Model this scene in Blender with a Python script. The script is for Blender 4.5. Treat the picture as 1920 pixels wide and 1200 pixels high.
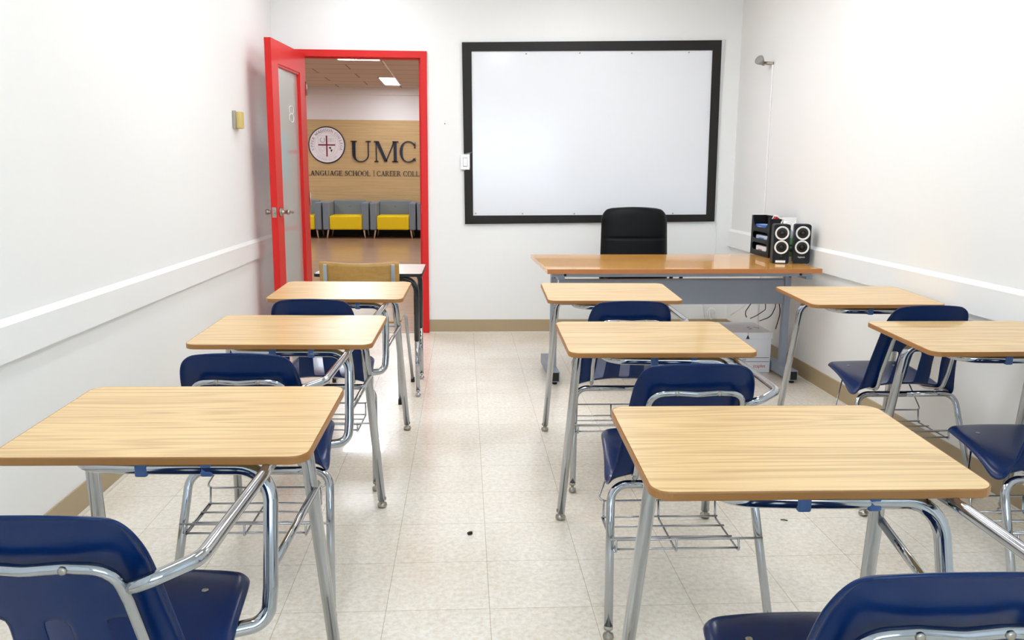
import bpy, bmesh, math, random
from mathutils import Vector, Matrix
random.seed(7)
PI = math.pi
for o in list(bpy.data.objects): bpy.data.objects.remove(o)
COL = bpy.context.scene.collection

# ---------------------------------------------------------------- camera
F_PX, PITCH, YAW, ROLL, CAM_H = 1556.6, .1752, .0581, .008, 1.2701
cd = bpy.data.cameras.new('camera'); cam = bpy.data.objects.new('camera', cd); COL.objects.link(cam)
cd.sensor_fit = 'HORIZONTAL'; cd.sensor_width = 36; cd.lens = F_PX/1920*36; cd.clip_start = .03; cd.clip_end = 200
fw = Vector((math.sin(YAW)*math.cos(PITCH), math.cos(YAW)*math.cos(PITCH), -math.sin(PITCH)))
rt = Vector((math.cos(YAW), -math.sin(YAW), 0)); up = rt.cross(fw)
r2 = math.cos(ROLL)*rt + math.sin(ROLL)*up; u2 = -math.sin(ROLL)*rt + math.cos(ROLL)*up
cam.matrix_world = Matrix(((r2.x, u2.x, -fw.x, 0), (r2.y, u2.y, -fw.y, 0), (r2.z, u2.z, -fw.z, CAM_H), (0, 0, 0, 1)))
bpy.context.scene.camera = cam

# ---------------------------------------------------------------- world, exposure
w = bpy.data.worlds.new('sky'); bpy.context.scene.world = w; w.use_nodes = True
bg = w.node_tree.nodes['Background']; bg.inputs[0].default_value = (.62, .80, 1, 1); bg.inputs[1].default_value = 9.0
vs = bpy.context.scene.view_settings
vs.view_transform = 'Standard'; vs.look = 'None'; vs.gamma = 1; vs.use_curve_mapping = False; vs.exposure = -0.16
ROOM_LAMP = 17.0      # emission of the classroom ceiling troffers
LOBBY_LAMP = 31.0

# ---------------------------------------------------------------- helpers
def lin(c):
    return tuple(((x/255)/12.92 if x/255 <= .04045 else ((x/255+.055)/1.055)**2.4) for x in c)+(1,)
def mat(name, rgb, rough=.5, metal=0, coat=0, spec=.5, bump=None, trans=0, emit=None):
    m = bpy.data.materials.new(name); m.use_nodes = True; nt = m.node_tree; b = nt.nodes['Principled BSDF']
    b.inputs['Base Color'].default_value = lin(rgb); b.inputs['Roughness'].default_value = rough
    b.inputs['Metallic'].default_value = metal; b.inputs['Coat Weight'].default_value = coat
    b.inputs['Specular IOR Level'].default_value = spec; b.inputs['Transmission Weight'].default_value = trans
    if emit: b.inputs['Emission Color'].default_value = lin(rgb); b.inputs['Emission Strength'].default_value = emit
    if bump:
        n = nt.nodes.new('ShaderNodeTexNoise'); n.inputs['Scale'].default_value = bump[0]; n.inputs['Detail'].default_value = 4
        tc = nt.nodes.new('ShaderNodeTexCoord'); nt.links.new(tc.outputs['Object'], n.inputs['Vector'])
        bp = nt.nodes.new('ShaderNodeBump'); bp.inputs['Strength'].default_value = bump[1]; bp.inputs['Distance'].default_value = .002
        nt.links.new(n.outputs[0], bp.inputs['Height']); nt.links.new(bp.outputs[0], b.inputs['Normal'])
    return m
def N(nt, t, **kw):
    n = nt.nodes.new(t)
    for k, v in kw.items():
        if k in n.inputs: n.inputs[k].default_value = v
        else: setattr(n, k, v)
    return n
def wood(name, dark, light, scale, rough, coat=0, contrast=(.35, .68), rnd=True, big=.5):
    """grain running along local X"""
    m = mat(name, light, rough, coat=coat); nt = m.node_tree; b = nt.nodes['Principled BSDF']; L = nt.links.new
    tc = N(nt, 'ShaderNodeTexCoord'); mp = N(nt, 'ShaderNodeMapping'); mp.inputs['Scale'].default_value = scale
    vec = tc.outputs['Object']
    if rnd:
        oi = N(nt, 'ShaderNodeObjectInfo'); ad = N(nt, 'ShaderNodeVectorMath', operation='ADD'); mu = N(nt, 'ShaderNodeMath', operation='MULTIPLY'); mu.inputs[1].default_value = 9
        L(oi.outputs['Random'], mu.inputs[0]); L(vec, ad.inputs[0]); L(mu.outputs[0], ad.inputs[1]); vec = ad.outputs[0]
    L(vec, mp.inputs['Vector'])
    n1 = N(nt, 'ShaderNodeTexNoise'); n1.inputs['Scale'].default_value = 1; n1.inputs['Detail'].default_value = 5; n1.inputs['Roughness'].default_value = .7; n1.inputs['Distortion'].default_value = .35
    L(mp.outputs[0], n1.inputs['Vector'])
    mp2 = N(nt, 'ShaderNodeMapping'); mp2.inputs['Scale'].default_value = (scale[0]*1.3, scale[1]*.12, scale[2]*.12); L(vec, mp2.inputs['Vector'])
    n2 = N(nt, 'ShaderNodeTexNoise'); n2.inputs['Scale'].default_value = 1; n2.inputs['Detail'].default_value = 2; L(mp2.outputs[0], n2.inputs['Vector'])
    # cathedral rings out of the slow noise
    sn = N(nt, 'ShaderNodeMath', operation='MULTIPLY'); sn.inputs[1].default_value = 60; L(n2.outputs[0], sn.inputs[0])
    si = N(nt, 'ShaderNodeMath', operation='SINE'); L(sn.outputs[0], si.inputs[0])
    s2 = N(nt, 'ShaderNodeMath', operation='MULTIPLY'); s2.inputs[1].default_value = .09*big*2; L(si.outputs[0], s2.inputs[0])
    sm = N(nt, 'ShaderNodeMath', operation='ADD'); L(n1.outputs[0], sm.inputs[0]); L(s2.outputs[0], sm.inputs[1])
    cr = N(nt, 'ShaderNodeValToRGB'); cr.color_ramp.elements[0].position = contrast[0]; cr.color_ramp.elements[1].position = contrast[1]
    cr.color_ramp.elements[0].color = lin(dark); cr.color_ramp.elements[1].color = lin(light)
    L(sm.outputs[0], cr.inputs[0]); L(cr.outputs[0], b.inputs['Base Color'])
    return m

class MB:
    """collects shapes into one mesh"""
    def __init__(s): s.bm = bmesh.new(); s.mi = 0
    def _tag(s, fs, smooth=False):
        for f in fs: f.material_index = s.mi; f.smooth = smooth
    def box(s, x0, x1, y0, y1, z0, z1, bev=0, M=None, seg=2):
        v = [s.bm.verts.new((x, y, z)) for x in (x0, x1) for y in (y0, y1) for z in (z0, z1)]
        idx = [(0, 1, 3, 2), (4, 6, 7, 5), (0, 4, 5, 1), (2, 3, 7, 6), (0, 2, 6, 4), (1, 5, 7, 3)]
        f = [s.bm.faces.new([v[i] for i in q]) for q in idx]
        s._tag(f)
        if bev:
            es = list({e for q in f for e in q.edges})
            r = bmesh.ops.bevel(s.bm, geom=es, offset=bev, segments=seg, affect='EDGES', profile=.5)
            fs = set(r['faces']); s._tag(fs, True)
            vv = {x for q in fs for x in q.verts} | {x for x in v if x.is_valid}
        else: vv = set(v)
        if M:
            for x in vv: x.co = M @ x.co
        return s
    def prism(s, pts, z0, z1, M=None, smooth=False):
        a = [s.bm.verts.new((p[0], p[1], z0)) for p in pts]; b = [s.bm.verts.new((p[0], p[1], z1)) for p in pts]
        n = len(pts); f = [s.bm.faces.new(a[::-1]), s.bm.faces.new(b)]; s._tag(f)
        g = [s.bm.faces.new((a[i], a[(i+1) % n], b[(i+1) % n], b[i])) for i in range(n)]; s._tag(g, smooth)
        if M:
            for x in a+b: x.co = M @ x.co
        return s
    def quad(s, *p):
        f = s.bm.faces.new([s.bm.verts.new(q) for q in p]); s._tag([f]); return s
    def hexa(s, a, b):
        """solid between quad a and quad b (same order)"""
        va = [s.bm.verts.new(p) for p in a]; vb = [s.bm.verts.new(p) for p in b]
        f = [s.bm.faces.new(va[::-1]), s.bm.faces.new(vb)]+[s.bm.faces.new((va[i], va[(i+1) % 4], vb[(i+1) % 4], vb[i])) for i in range(4)]
        s._tag(f); return s
    def tube(s, pts, r, seg=12, cap=True, flat=None, taper=None):
        pts = [Vector(p) for p in pts]; n = len(pts)
        T = []
        for i in range(n):
            a = pts[max(i-1, 0)]; b = pts[min(i+1, n-1)]; T.append((b-a).normalized())
        ref = Vector((0, 0, 1)) if abs(T[0].z) < .9 else Vector((0, 1, 0))
        U = (ref - T[0]*ref.dot(T[0])).normalized(); rings = []
        for i in range(n):
            U = (U - T[i]*U.dot(T[i])).normalized(); V = T[i].cross(U)
            rr = r if taper is None else r*(taper[0]+(taper[1]-taper[0])*i/(n-1))
            fu, fv = (flat(i/(n-1)) if flat else (1, 1))
            rings.append([s.bm.verts.new(pts[i]+U*(math.cos(2*PI*k/seg)*rr*fu)+V*(math.sin(2*PI*k/seg)*rr*fv)) for k in range(seg)])
        fs = [s.bm.faces.new((rings[i][k], rings[i][(k+1) % seg], rings[i+1][(k+1) % seg], rings[i+1][k])) for i in range(n-1) for k in range(seg)]
        s._tag(fs, True)
        if cap: s._tag([s.bm.faces.new(rings[0][::-1]), s.bm.faces.new(rings[-1])])
        return s
    def lathe(s, prof, M=None, seg=20, smooth=True):
        """prof: list of (radius, z) about Z"""
        rings = []
        for r, z in prof:
            if r < 1e-6: rings.append([s.bm.verts.new((0, 0, z))])
            else: rings.append([s.bm.verts.new((r*math.cos(2*PI*k/seg), r*math.sin(2*PI*k/seg), z)) for k in range(seg)])
        fs = []
        for a, b in zip(rings, rings[1:]):
            for k in range(seg):
                q = [a[k % len(a)], a[(k+1) % len(a)], b[(k+1) % len(b)], b[k % len(b)]]; q2 = []
                for x in q:
                    if x not in q2: q2.append(x)
                if len(q2) > 2: fs.append(s.bm.faces.new(q2))
        for ring in (rings[0], rings[-1]):
            if len(ring) > 2:
                try: fs.append(s.bm.faces.new(ring))
                except ValueError: pass
        s._tag(fs, smooth)
        if M:
            for ring in rings:
                for x in ring: x.co = M @ x.co
        return s
    def build(s, name, m, parent=None, loc=(0, 0, 0), rz=0, label=None):
        bmesh.ops.recalc_face_normals(s.bm, faces=s.bm.faces[:])
        me = bpy.data.meshes.new(name); s.bm.to_mesh(me); s.bm.free()
        for x in (m if isinstance(m, (list, tuple)) else [m]): me.materials.append(x)
        o = bpy.data.objects.new(name, me); COL.objects.link(o); o.location = loc; o.rotation_euler = (0, 0, rz)
        if parent: o.parent = parent
        if label: o['label'] = label
        return o
def fillet(pts, rad, n=6):
    """round the corners of a polyline"""
    pts = [Vector(p) for p in pts]
    if not isinstance(rad, (list, tuple)): rad = [rad]*(len(pts)-2)
    out = [pts[0]]
    for i in range(1, len(pts)-1):
        a, b, c = pts[i-1], pts[i], pts[i+1]; u = (a-b).normalized(); v = (c-b).normalized()
        ang = u.angle(v); R = rad[i-1]
        if R <= 0 or ang > PI-.02: out.append(b); continue
        d = min(R/math.tan(ang/2), (a-b).length*.49, (c-b).length*.49); R = d*math.tan(ang/2)
        ctr = b+(u+v).normalized()*(R/math.sin(ang/2)); p = b+u*d-ctr; q = b+v*d-ctr; tot = p.angle(q); ax = p.cross(q).normalized()
        for k in range(n+1): out.append(ctr+Matrix.Rotation(tot*k/n, 3, ax) @ p)
    out.append(pts[-1]); return out
def rr(wd, dp, r, n=6, cx=0, cy=0):
    """rounded rectangle outline"""
    o = []
    for sx, sy, a0 in ((1, 1, 0), (-1, 1, 90), (-1, -1, 180), (1, -1, 270)):
        for k in range(n+1):
            a = math.radians(a0+90*k/n); o.append((cx+sx*(wd/2-r)+r*math.cos(a), cy+sy*(dp/2-r)+r*math.sin(a)))
    return o
def tag(o, label, cat, group=None):
    o['label'] = label; o['category'] = cat
    if group: o['group'] = group
    return o
def thing(name, label, cat, loc=(0, 0, 0), rz=0, group=None):
    o = bpy.data.objects.new(name, None); COL.objects.link(o); o.location = loc; o.rotation_euler = (0, 0, rz); o.empty_display_size = .1
    return tag(o, label, cat, group)
def struct(o): o['kind'] = 'structure'; return o
def copy_tree(o, parent=None):
    c = o.copy(); COL.objects.link(c)
    if parent: c.parent = parent; c.matrix_parent_inverse = o.matrix_parent_inverse.copy()
    for ch in list(o.children): copy_tree(ch, c)
    return c
def RX(a): return Matrix.Rotation(a, 4, 'X')
def RY(a): return Matrix.Rotation(a, 4, 'Y')
def RZ(a): return Matrix.Rotation(a, 4, 'Z')
def TR(x, y, z): return Matrix.Translation((x, y, z))

# serif capitals out of strokes, cap height 1 -------------------------------
TH, TN, SL, SH = .155, .05, .075, .045
def _arc(cx, cy, rx, ry, a0, a1, n=22, thick=TH, thin=TN, pw=1.6):
    out = []
    for k in range(n):
        q = []
        for a in (a0+(a1-a0)*k/n, a0+(a1-a0)*(k+1)/n):
            ar = math.radians(a); wd = thin+(thick-thin)*abs(math.cos(ar))**pw; c, s_ = math.cos(ar), math.sin(ar)
            q += [(cx+rx*c, cy+ry*s_), (cx+(rx-wd)*c, cy+(ry-thin*1.0)*s_)] if True else []
        out.append([q[0], q[2], q[3], q[1]])
    return out
def _bar(x0, y0, x1, y1, wd):
    return [[(x0-wd/2, y0), (x0+wd/2, y0), (x1+wd/2, y1), (x1-wd/2, y1)]]
def _ser(x, y, wd, top):
    y0, y1 = (y-SH, y) if top else (y, y+SH)
    return [[(x-wd/2-SL, y0), (x+wd/2+SL, y0), (x+wd/2+SL, y1), (x-wd/2-SL, y1)]]
def _h(x0, x1, y): return [[(x0, y-TN/2), (x1, y-TN/2), (x1, y+TN/2), (x0, y+TN/2)]]
def _tick(x, y0, y1): return [[(x-TN*1.3, y0), (x, y0), (x, y1), (x-TN*.2, y1)]]
def glyph(c):
    s, t = TH, TN; g = []
    if c == 'A': return 1.0, _bar(.13, 0, .5, 1, t)+_bar(.86, 0, .5, .98, s)+_h(.24, .74, .33)+_ser(.13, 0, t, 0)+_ser(.86, 0, s, 0)
    if c == 'B': return .85, _bar(.2, 0, .2, 1, s)+_ser(.2, 0, s*.6, 0)+_ser(.2, 1, s*.6, 1)+_h(.2, .42, .975)+_h(.2, .45, .53)+_h(.2, .45, .025)+_arc(.4, .76, .3, .24, -90, 90)+_arc(.42, .27, .36, .27, -90, 90)
    if c == 'C': return 1.0, _arc(.52, .5, .46, .52, 40, 320, 34)+_tick(.88, .66, .98)+_tick(.88, .06, .22)
    if c == 'D': return 1.02, _bar(.2, 0, .2, 1, s)+_ser(.2, 0, s*.6, 0)+_ser(.2, 1, s*.6, 1)+_h(.2, .46, .975)+_h(.2, .46, .025)+_arc(.45, .5, .5, .5, -90, 90)
    if c in 'EFL':
        g = _bar(.2, 0, .2, 1, s)+_ser(.2, 1, s*.6, 1)+_ser(.2, 0, s*.6, 0)
        if c != 'L': g += _h(.2, .74, .975)+_tick(.76, .78, 1)+_h(.2, .6, .52)+_tick(.62, .42, .62)
        if c != 'F': g += _h(.2, .78, .025)+_tick(.8, 0, .24)
        return .86, g
    if c == 'G': return 1.08, _arc(.52, .5, .46, .52, 42, 300, 34)+_bar(.84, .06, .84, .42, s)+_ser(.84, .44, s, 1)+_tick(.88, .66, .98)+_h(.6, .84, .02)
    if c == 'H': return 1.1, _bar(.2, 0, .2, 1, s)+_bar(.88, 0, .88, 1, s)+_h(.2, .88, .5)+_ser(.2, 0, s, 0)+_ser(.2, 1, s, 1)+_ser(.88, 0, s, 0)+_ser(.88, 1, s, 1)
    if c == 'I': return .42, _bar(.2, 0, .2, 1, s)+_ser(.2, 0, s, 0)+_ser(.2, 1, s, 1)
    if c == 'M': return 1.32, _bar(.17, 0, .17, 1, t)+_bar(.22, 1, .64, .02, s)+_bar(.64, .02, 1.06, 1, t)+_bar(1.1, 0, 1.1, 1, s)+_ser(.17, 0, t, 0)+_ser(1.1, 0, s, 0)+_ser(.17, 1, t*1.5, 1)+_ser(1.12, 1, s, 1)
    if c == 'N': return 1.12, _bar(.17, 0, .17, 1, t)+_bar(.2, 1, .9, 0, s)+_bar(.92, 0, .92, 1, t)+_ser(.17, 0, t, 0)+_ser(.17, 1, t, 1)+_ser(.92, 1, t, 1)
    if c == 'O': return 1.06, _arc(.53, .5, .48, .52, 0, 360, 40)
    if c == '0': return .7, _arc(.35, .5, .3, .5, 0, 360, 24, .1, .045)
    if c in 'PR':
        g = _bar(.2, 0, .2, 1, s)+_ser(.2, 0, s, 0)+_ser(.2, 1, s*.6, 1)+_h(.2, .42, .975)+_h(.2, .42, .48)+_arc(.41, .73, .36, .27, -90, 90)
        if c == 'R': g += _bar(.48, .5, .86, 0, s)+_ser(.88, 0, s*.6, 0)
        return (.82 if c == 'P' else .98), g
    if c == 'S': return .76, _arc(.37, .75, .29, .27, 35, 270, 18, .1)+_arc(.38, .26, .31, .28, -145, 92, 18, .13)+_bar(.3, .6, .42, .4, .0)+[[(.12, .66), (.3, .63), (.64, .38), (.46, .42)]]+_tick(.62, .74, .98)+[[(.08, .02), (.11, .02), (.13, .3), (.08, .3)]]
    if c == 'U': return 1.12, _bar(.2, .34, .2, 1, s)+_bar(.9, .34, .9, 1, t)+[[(p[0], p[1]) for p in q] for q in _arc(.524, .36, .4, .38, 180, 270, 12)]+_arc(.524, .36, .4, .38, 270, 360, 12, TN, TN)+_ser(.2, 1, s, 1)+_ser(.9, 1, t*2, 1)
    if c == '|': return .34, _bar(.17, -.12, .17, 1.12, .045)
    if c == '.': return .25, _bar(.1, 0, .1, .12, .12)
    if c == '2': return .68, _arc(.32, .72, .27, .28, 0, 170, 12, .11)+[[(.59, .7), (.46, .68), (.06, .05), (.2, .05)]]+_h(.06, .62, .04)
    if c == '4': return .7, _bar(.48, 0, .48, 1, .1)+_h(.04, .66, .3)+[[(.04, .3), (.1, .3), (.48, .95), (.44, 1)]]
    return .42, []
def text_polys(txt, gap=.03):
    x = 0; out = []
    for c in txt:
        a, g = glyph(c); out.append((c, x, a, g)); x += a+gap
    return out, x-gap
def put_text(mb, txt, x0, x1, z, h, y, depth):
    """capitals on a wall that faces -Y; x0..x1 fixes the width"""
    gl, W = text_polys(txt); sx = (x1-x0)/W
    for c, xo, a, g in gl:
        for q in g:
            A = [(x0+(xo+p[0])*sx, y, z+p[1]*h) for p in q]; B = [(p[0], y-depth, p[2]) for p in A]; mb.hexa(A, B)
def font_mesh(txt, size, extr, name):
    cu = bpy.data.curves.new(name, 'FONT'); cu.body = txt; cu.size = size; cu.extrude = extr; cu.resolution_u = 3; cu.align_x = 'CENTER'
    o = bpy.data.objects.new(name, cu); COL.objects.link(o); bpy.context.view_layer.update()
    me = bpy.data.meshes.new_from_object(o); bpy.data.objects.remove(o); bpy.data.curves.remove(cu); return me
def font_obj(txt, size, extr, m, name, parent, Mx):
    me = font_mesh(txt, size, extr, name); me.transform(Mx); me.materials.clear(); me.materials.append(m)
    o = bpy.data.objects.new(name, me); COL.objects.link(o); o.parent = parent; return o

# ---------------------------------------------------------------- materials
M_wall = mat('wall_paint', (243, 243, 240), .55, bump=(220, .08))
M_trim = mat('rail_paint', (246, 246, 243), .35)
M_ceil = mat('ceiling_tile', (235, 235, 230), .8, bump=(90, .3))
M_base = mat('vinyl_base', (176, 157, 124), .45)
M_toe = mat('base_caulk', (225, 220, 205), .5)
M_red = mat('red_paint', (216, 40, 38), .38, spec=.25)
M_black = mat('black_stained_wood', (30, 27, 24), .5, spec=.3, bump=(60, .2))
M_board = mat('whiteboard', (234, 236, 239), .14, coat=.1, spec=.35)
M_chrome = mat('chrome', (176, 179, 184), .09, 1)
M_wire = mat('wire_chrome', (175, 177, 180), .25, 1)
M_steel = mat('brushed_steel', (170, 165, 155), .3, 1)
M_navy = mat('navy_plastic', (4, 36, 84), .24, coat=.05, spec=.26, bump=(500, .05))
M_navydark = mat('navy_clip', (70, 100, 150), .45)
M_rub = mat('black_rubber', (18, 18, 18), .6)
M_grey = mat('grey_powder_coat', (148, 158, 174), .45)
M_leather = mat('black_leatherette', (7, 10, 13), .5, spec=.18, bump=(300, .15))
M_plasblk = mat('black_plastic', (14, 16, 20), .45, spec=.3)
M_white = mat('white_plastic', (244, 244, 242), .3)
M_ring = mat('white_ring', (235, 235, 232), .35)
M_card = mat('white_cardboard', (248, 250, 255), .7)
M_edge = mat('edge_band', (166, 114, 60), .4)
M_whitelam = mat('white_laminate', (240, 236, 232), .2, coat=.3)
M_gfab = mat('grey_upholstery', (124, 132, 140), .9, bump=(250, .4))
M_yfab = mat('yellow_upholstery', (236, 200, 10), .85, bump=(250, .4))
M_pine = mat('pale_wood_leg', (205, 170, 140), .5)
M_tan = mat('tan_foam', (214, 190, 120), .7)
M_navyletter = mat('navy_lettering', (14, 22, 42), .3)
M_maroon = mat('maroon', (120, 22, 44), .4)
M_lgrey = mat('light_grey_print', (196, 188, 192), .6)
M_brown = mat('brown_print', (92, 70, 70), .6)
M_sign = mat('sign_white', (238, 230, 232), .4)
M_ink = mat('black_ink', (40, 42, 52), .6)
M_redink = mat('red_ink', (190, 30, 40), .6)
M_desk = wood('oak_laminate', (188, 146, 88), (226, 191, 130), (.7, 125, 125), .3, coat=.25, contrast=(.30, .58), big=.42)
M_teach = wood('honey_laminate', (214, 142, 48), (238, 182, 92), (1.5, 30, 30), .22, coat=.5, contrast=(.3, .7), big=.2)
M_teachedge = mat('teacher_desk_edge', (184, 116, 62), .4)
M_ply = wood('plywood', (168, 122, 52), (194, 152, 80), (9, 9, 30), .35, coat=.3, contrast=(.25, .75), big=.1)
M_panel = wood('oak_wall_panel', (184, 150, 102), (206, 174, 124), (.9, 1, 40), .5, contrast=(.3, .7), rnd=False, big=.1)

def floor_mat():
    m = mat('vinyl_tile', (232, 226, 214), .16, coat=.2); nt = m.node_tree; b = nt.nodes['Principled BSDF']; L = nt.links.new
    tc = N(nt, 'ShaderNodeTexCoord')
    br = N(nt, 'ShaderNodeTexBrick'); br.offset = 0; br.squash = 1
    for k, v in (('Scale', 1), ('Brick Width', .3048), ('Row Height', .3048), ('Mortar Size', .0011), ('Mortar Smooth', .1), ('Bias', 0)): br.inputs[k].default_value = v
    mp = N(nt, 'ShaderNodeMapping'); mp.inputs['Location'].default_value = (-.0726+10*.3048, -2.2697+10*.3048, 0); L(tc.outputs['Object'], mp.inputs[0]); L(mp.outputs[0], br.inputs[0])
    br.inputs['Color1'].default_value = lin((247, 243, 233)); br.inputs['Color2'].default_value = lin((243, 238, 227)); br.inputs['Mortar'].default_value = lin((200, 190, 172))
    n = N(nt, 'ShaderNodeTexNoise'); n.inputs['Scale'].default_value = 55; n.inputs['Detail'].default_value = 5; n.inputs['Roughness'].default_value = .7; L(tc.outputs['Object'], n.inputs['Vector'])
    cr = N(nt, 'ShaderNodeValToRGB'); cr.color_ramp.elements[0].position = .36; cr.color_ramp.elements[1].position = .62
    cr.color_ramp.elements[0].color = lin((236, 230, 220)); cr.color_ramp.elements[1].color = (1, 1, 1, 1); L(n.outputs[0], cr.inputs[0])
    n2 = N(nt, 'ShaderNodeTexNoise'); n2.inputs['Scale'].default_value = 2.2; n2.inputs['Detail'].default_value = 3; L(tc.outputs['Object'], n2.inputs['Vector'])
    cr2 = N(nt, 'ShaderNodeValToRGB'); cr2.color_ramp.elements[0].position = .3; cr2.color_ramp.elements[1].position = .6
    cr2.color_ramp.elements[0].color = lin((246, 242, 236)); cr2.color_ramp.elements[1].color = (1, 1, 1, 1); L(n2.outputs[0], cr2.inputs[0])
    mx = N(nt, 'ShaderNodeMix', data_type='RGBA', blend_type='MULTIPLY'); mx.inputs[0].default_value = 1; L(br.outputs['Color'], mx.inputs[6]); L(cr.outputs[0], mx.inputs[7])
    mx2 = N(nt, 'ShaderNodeMix', data_type='RGBA', blend_type='MULTIPLY'); mx2.inputs[0].default_value = 1; L(mx.outputs[2], mx2.inputs[6]); L(cr2.outputs[0], mx2.inputs[7])
    L(mx2.outputs[2], b.inputs['Base Color'])
    rg = N(nt, 'ShaderNodeMapRange'); rg.inputs[3].default_value = .13; rg.inputs[4].default_value = .3; L(n2.outputs[0], rg.inputs[0]); L(rg.outputs[0], b.inputs['Roughness'])
    bp = N(nt, 'ShaderNodeBump'); bp.inputs['Strength'].default_value = .12; bp.inputs['Distance'].default_value = .003; L(n.outputs[0], bp.inputs['Height']); L(bp.outputs[0], b.inputs['Normal'])
    return m
M_floor = floor_mat()
def lobby_floor_mat():
    m = wood('plank_vinyl', (150, 112, 84), (186, 148, 118), (1.1, 14, 14), .28, coat=.3, contrast=(.3, .72), rnd=False, big=.2); return m
M_lfloor = lobby_floor_mat()
def lobby_ceiling_mat():
    m = mat('lobby_ceiling_tile', (176, 156, 142), .85); nt = m.node_tree; b = nt.nodes['Principled BSDF']
    tc = N(nt, 'ShaderNodeTexCoord'); br = N(nt, 'ShaderNodeTexBrick'); br.offset = .5
    for k, v in (('Scale', 1), ('Brick Width', 1.22), ('Row Height', .61), ('Mortar Size', .014), ('Mortar Smooth', 0), ('Bias', 0)): br.inputs[k].default_value = v
    br.inputs['Color1'].default_value = lin((208, 192, 184)); br.inputs['Color2'].default_value = lin((203, 187, 179)); br.inputs['Mortar'].default_value = lin((150, 128, 118))
    nt.links.new(tc.outputs['Object'], br.inputs[0]); nt.links.new(br.outputs['Color'], b.inputs['Base Color']); return m
M_lceil = lobby_ceiling_mat()
def emis(name, rgb, st):
    m = bpy.data.materials.new(name); m.use_nodes = True; nt = m.node_tree; nt.nodes.clear()
    e = N(nt, 'ShaderNodeEmission'); e.inputs[0].default_value = lin(rgb); e.inputs[1].default_value = st; o = N(nt, 'ShaderNodeOutputMaterial'); nt.links.new(e.outputs[0], o.inputs[0]); return m
M_lamp = emis('troffer_diffuser', (246, 249, 255), ROOM_LAMP)
M_llamp = emis('lobby_diffuser', (240, 247, 255), LOBBY_LAMP)
def glass_mat(name, rgb, rough, tr):
    m = bpy.data.materials.new(name); m.use_nodes = True; nt = m.node_tree; nt.nodes.clear(); L = nt.links.new
    t = N(nt, 'ShaderNodeBsdfTransparent'); d = N(nt, 'ShaderNodeBsdfPrincipled'); d.inputs['Base Color'].default_value = lin(rgb); d.inputs['Roughness'].default_value = rough
    mx = N(nt, 'ShaderNodeMixShader'); mx.inputs[0].default_value = 1-tr; L(t.outputs[0], mx.inputs[1]); L(d.outputs[0], mx.inputs[2])
    o = N(nt, 'ShaderNodeOutputMaterial'); L(mx.outputs[0], o.inputs[0]); return m
M_frost = glass_mat('frosted_glass', (222, 226, 218), .3, .68)
M_clear = glass_mat('clear_glass', (225, 235, 240), .05, .9)

# ================================================================= SETTING
XL, XR, D, YB, HC = -1.441, 2.146, 6.6, -2.4, 2.78
DX0, DX1, DZ = -1.235, -.332, 2.125      # door opening
FR = .05
WT = .12
mb = MB(); mb.box(XL-.1, XR+.1, YB-.1, D+.0, -.05, 0); struct(mb.build('floor', M_floor))
mb = MB(); mb.box(XL-.1, XR+.1, YB-.1, D+.12, HC, HC+.06); struct(mb.build('ceiling', M_ceil))
mb = MB(); mb.box(XL-WT, XL, YB, D+WT, 0, HC); struct(mb.build('wall_left', M_wall))
mb = MB(); mb.box(XR, XR+WT, YB, D+WT, 0, HC); struct(mb.build('wall_right', M_wall))
# front wall with its doorway
mb = MB(); mb.box(XL, DX0-FR+.01, D, D+WT, 0, HC); mb.box(DX1+FR-.01, XR, D, D+WT, 0, HC); mb.box(DX0-FR+.01, DX1+FR-.01, D, D+WT, DZ+FR-.01, HC); struct(mb.build('wall_front', M_wall))
# rear wall (behind the camera) with its window opening
WX0, WX1, WZ0, WZ1 = -1.0, 1.8, .95, 2.3
mb = MB(); mb.box(XL-WT, WX0, YB-WT, YB, 0, HC); mb.box(WX1, XR+WT, YB-WT, YB, 0, HC); mb.box(WX0, WX1, YB-WT, YB, 0, WZ0); mb.box(WX0, WX1, YB-WT, YB, WZ1, HC); struct(mb.build('wall_rear', M_wall))
win = bpy.data.objects.new('window_1', None); COL.objects.link(win); struct(win)
mb = MB(); fy0, fy1 = YB-.08, YB-.04
mb.box(WX0, WX1, fy0, fy1, WZ0, WZ0+.05); mb.box(WX0, WX1, fy0, fy1, WZ1-.05, WZ1)
for x in (WX0, (WX0+WX1)/2-.025, WX1-.05): mb.box(x, x+.05, fy0, fy1, WZ0, WZ1)
mb.build('window_frame', M_white, win)
mb = MB(); mb.box(WX0+.05, WX1-.05, YB-.064, YB-.058, WZ0+.05, WZ1-.05); mb.build('window_glass', M_clear, win)
# chair rails
def rail(name, x, sgn, z0, z1, ya, yb):
    mb = MB(); t = .022
    A = [(x, ya, z0), (x+sgn*t, ya, z0), (x+sgn*t, ya, z1-.018), (x, ya, z1)]
    B = [(p[0], yb, p[2]) for p in A]; mb.hexa(A, B); return struct(mb.build(name, M_trim))
rail('trim_1', XL, 1, .677, .812, YB, 1.955); rail('trim_2', XL, 1, .677, .808, 1.958, D); rail('trim_3', XR, -1, .702, .842, YB, D)
# baseboards
def base(name, x0, x1, y0, y1, side):
    mb = MB()
    if side == 'x':
        s = 1 if x1 > x0 else -1
        mb.box(min(x0, x0+s*.008), max(x0, x0+s*.008), y0, y1, 0, .105); mb.mi = 1; mb.box(min(x0, x0+s*.022), max(x0, x0+s*.022), y0, y1, 0, .008)
    else:
        mb.box(x0, x1, y0-.008, y0, 0, .105); mb.mi = 1; mb.box(x0, x1, y0-.022, y0, 0, .008)
    struct(mb.build(name, [M_base, M_toe]))
base('baseboard_left', XL, XL+1, YB, D, 'x'); base('baseboard_right', XR, XR-1, YB, D, 'x'); base('baseboard_front', DX1+FR+.002, XR, D, D, 'y')
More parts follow.
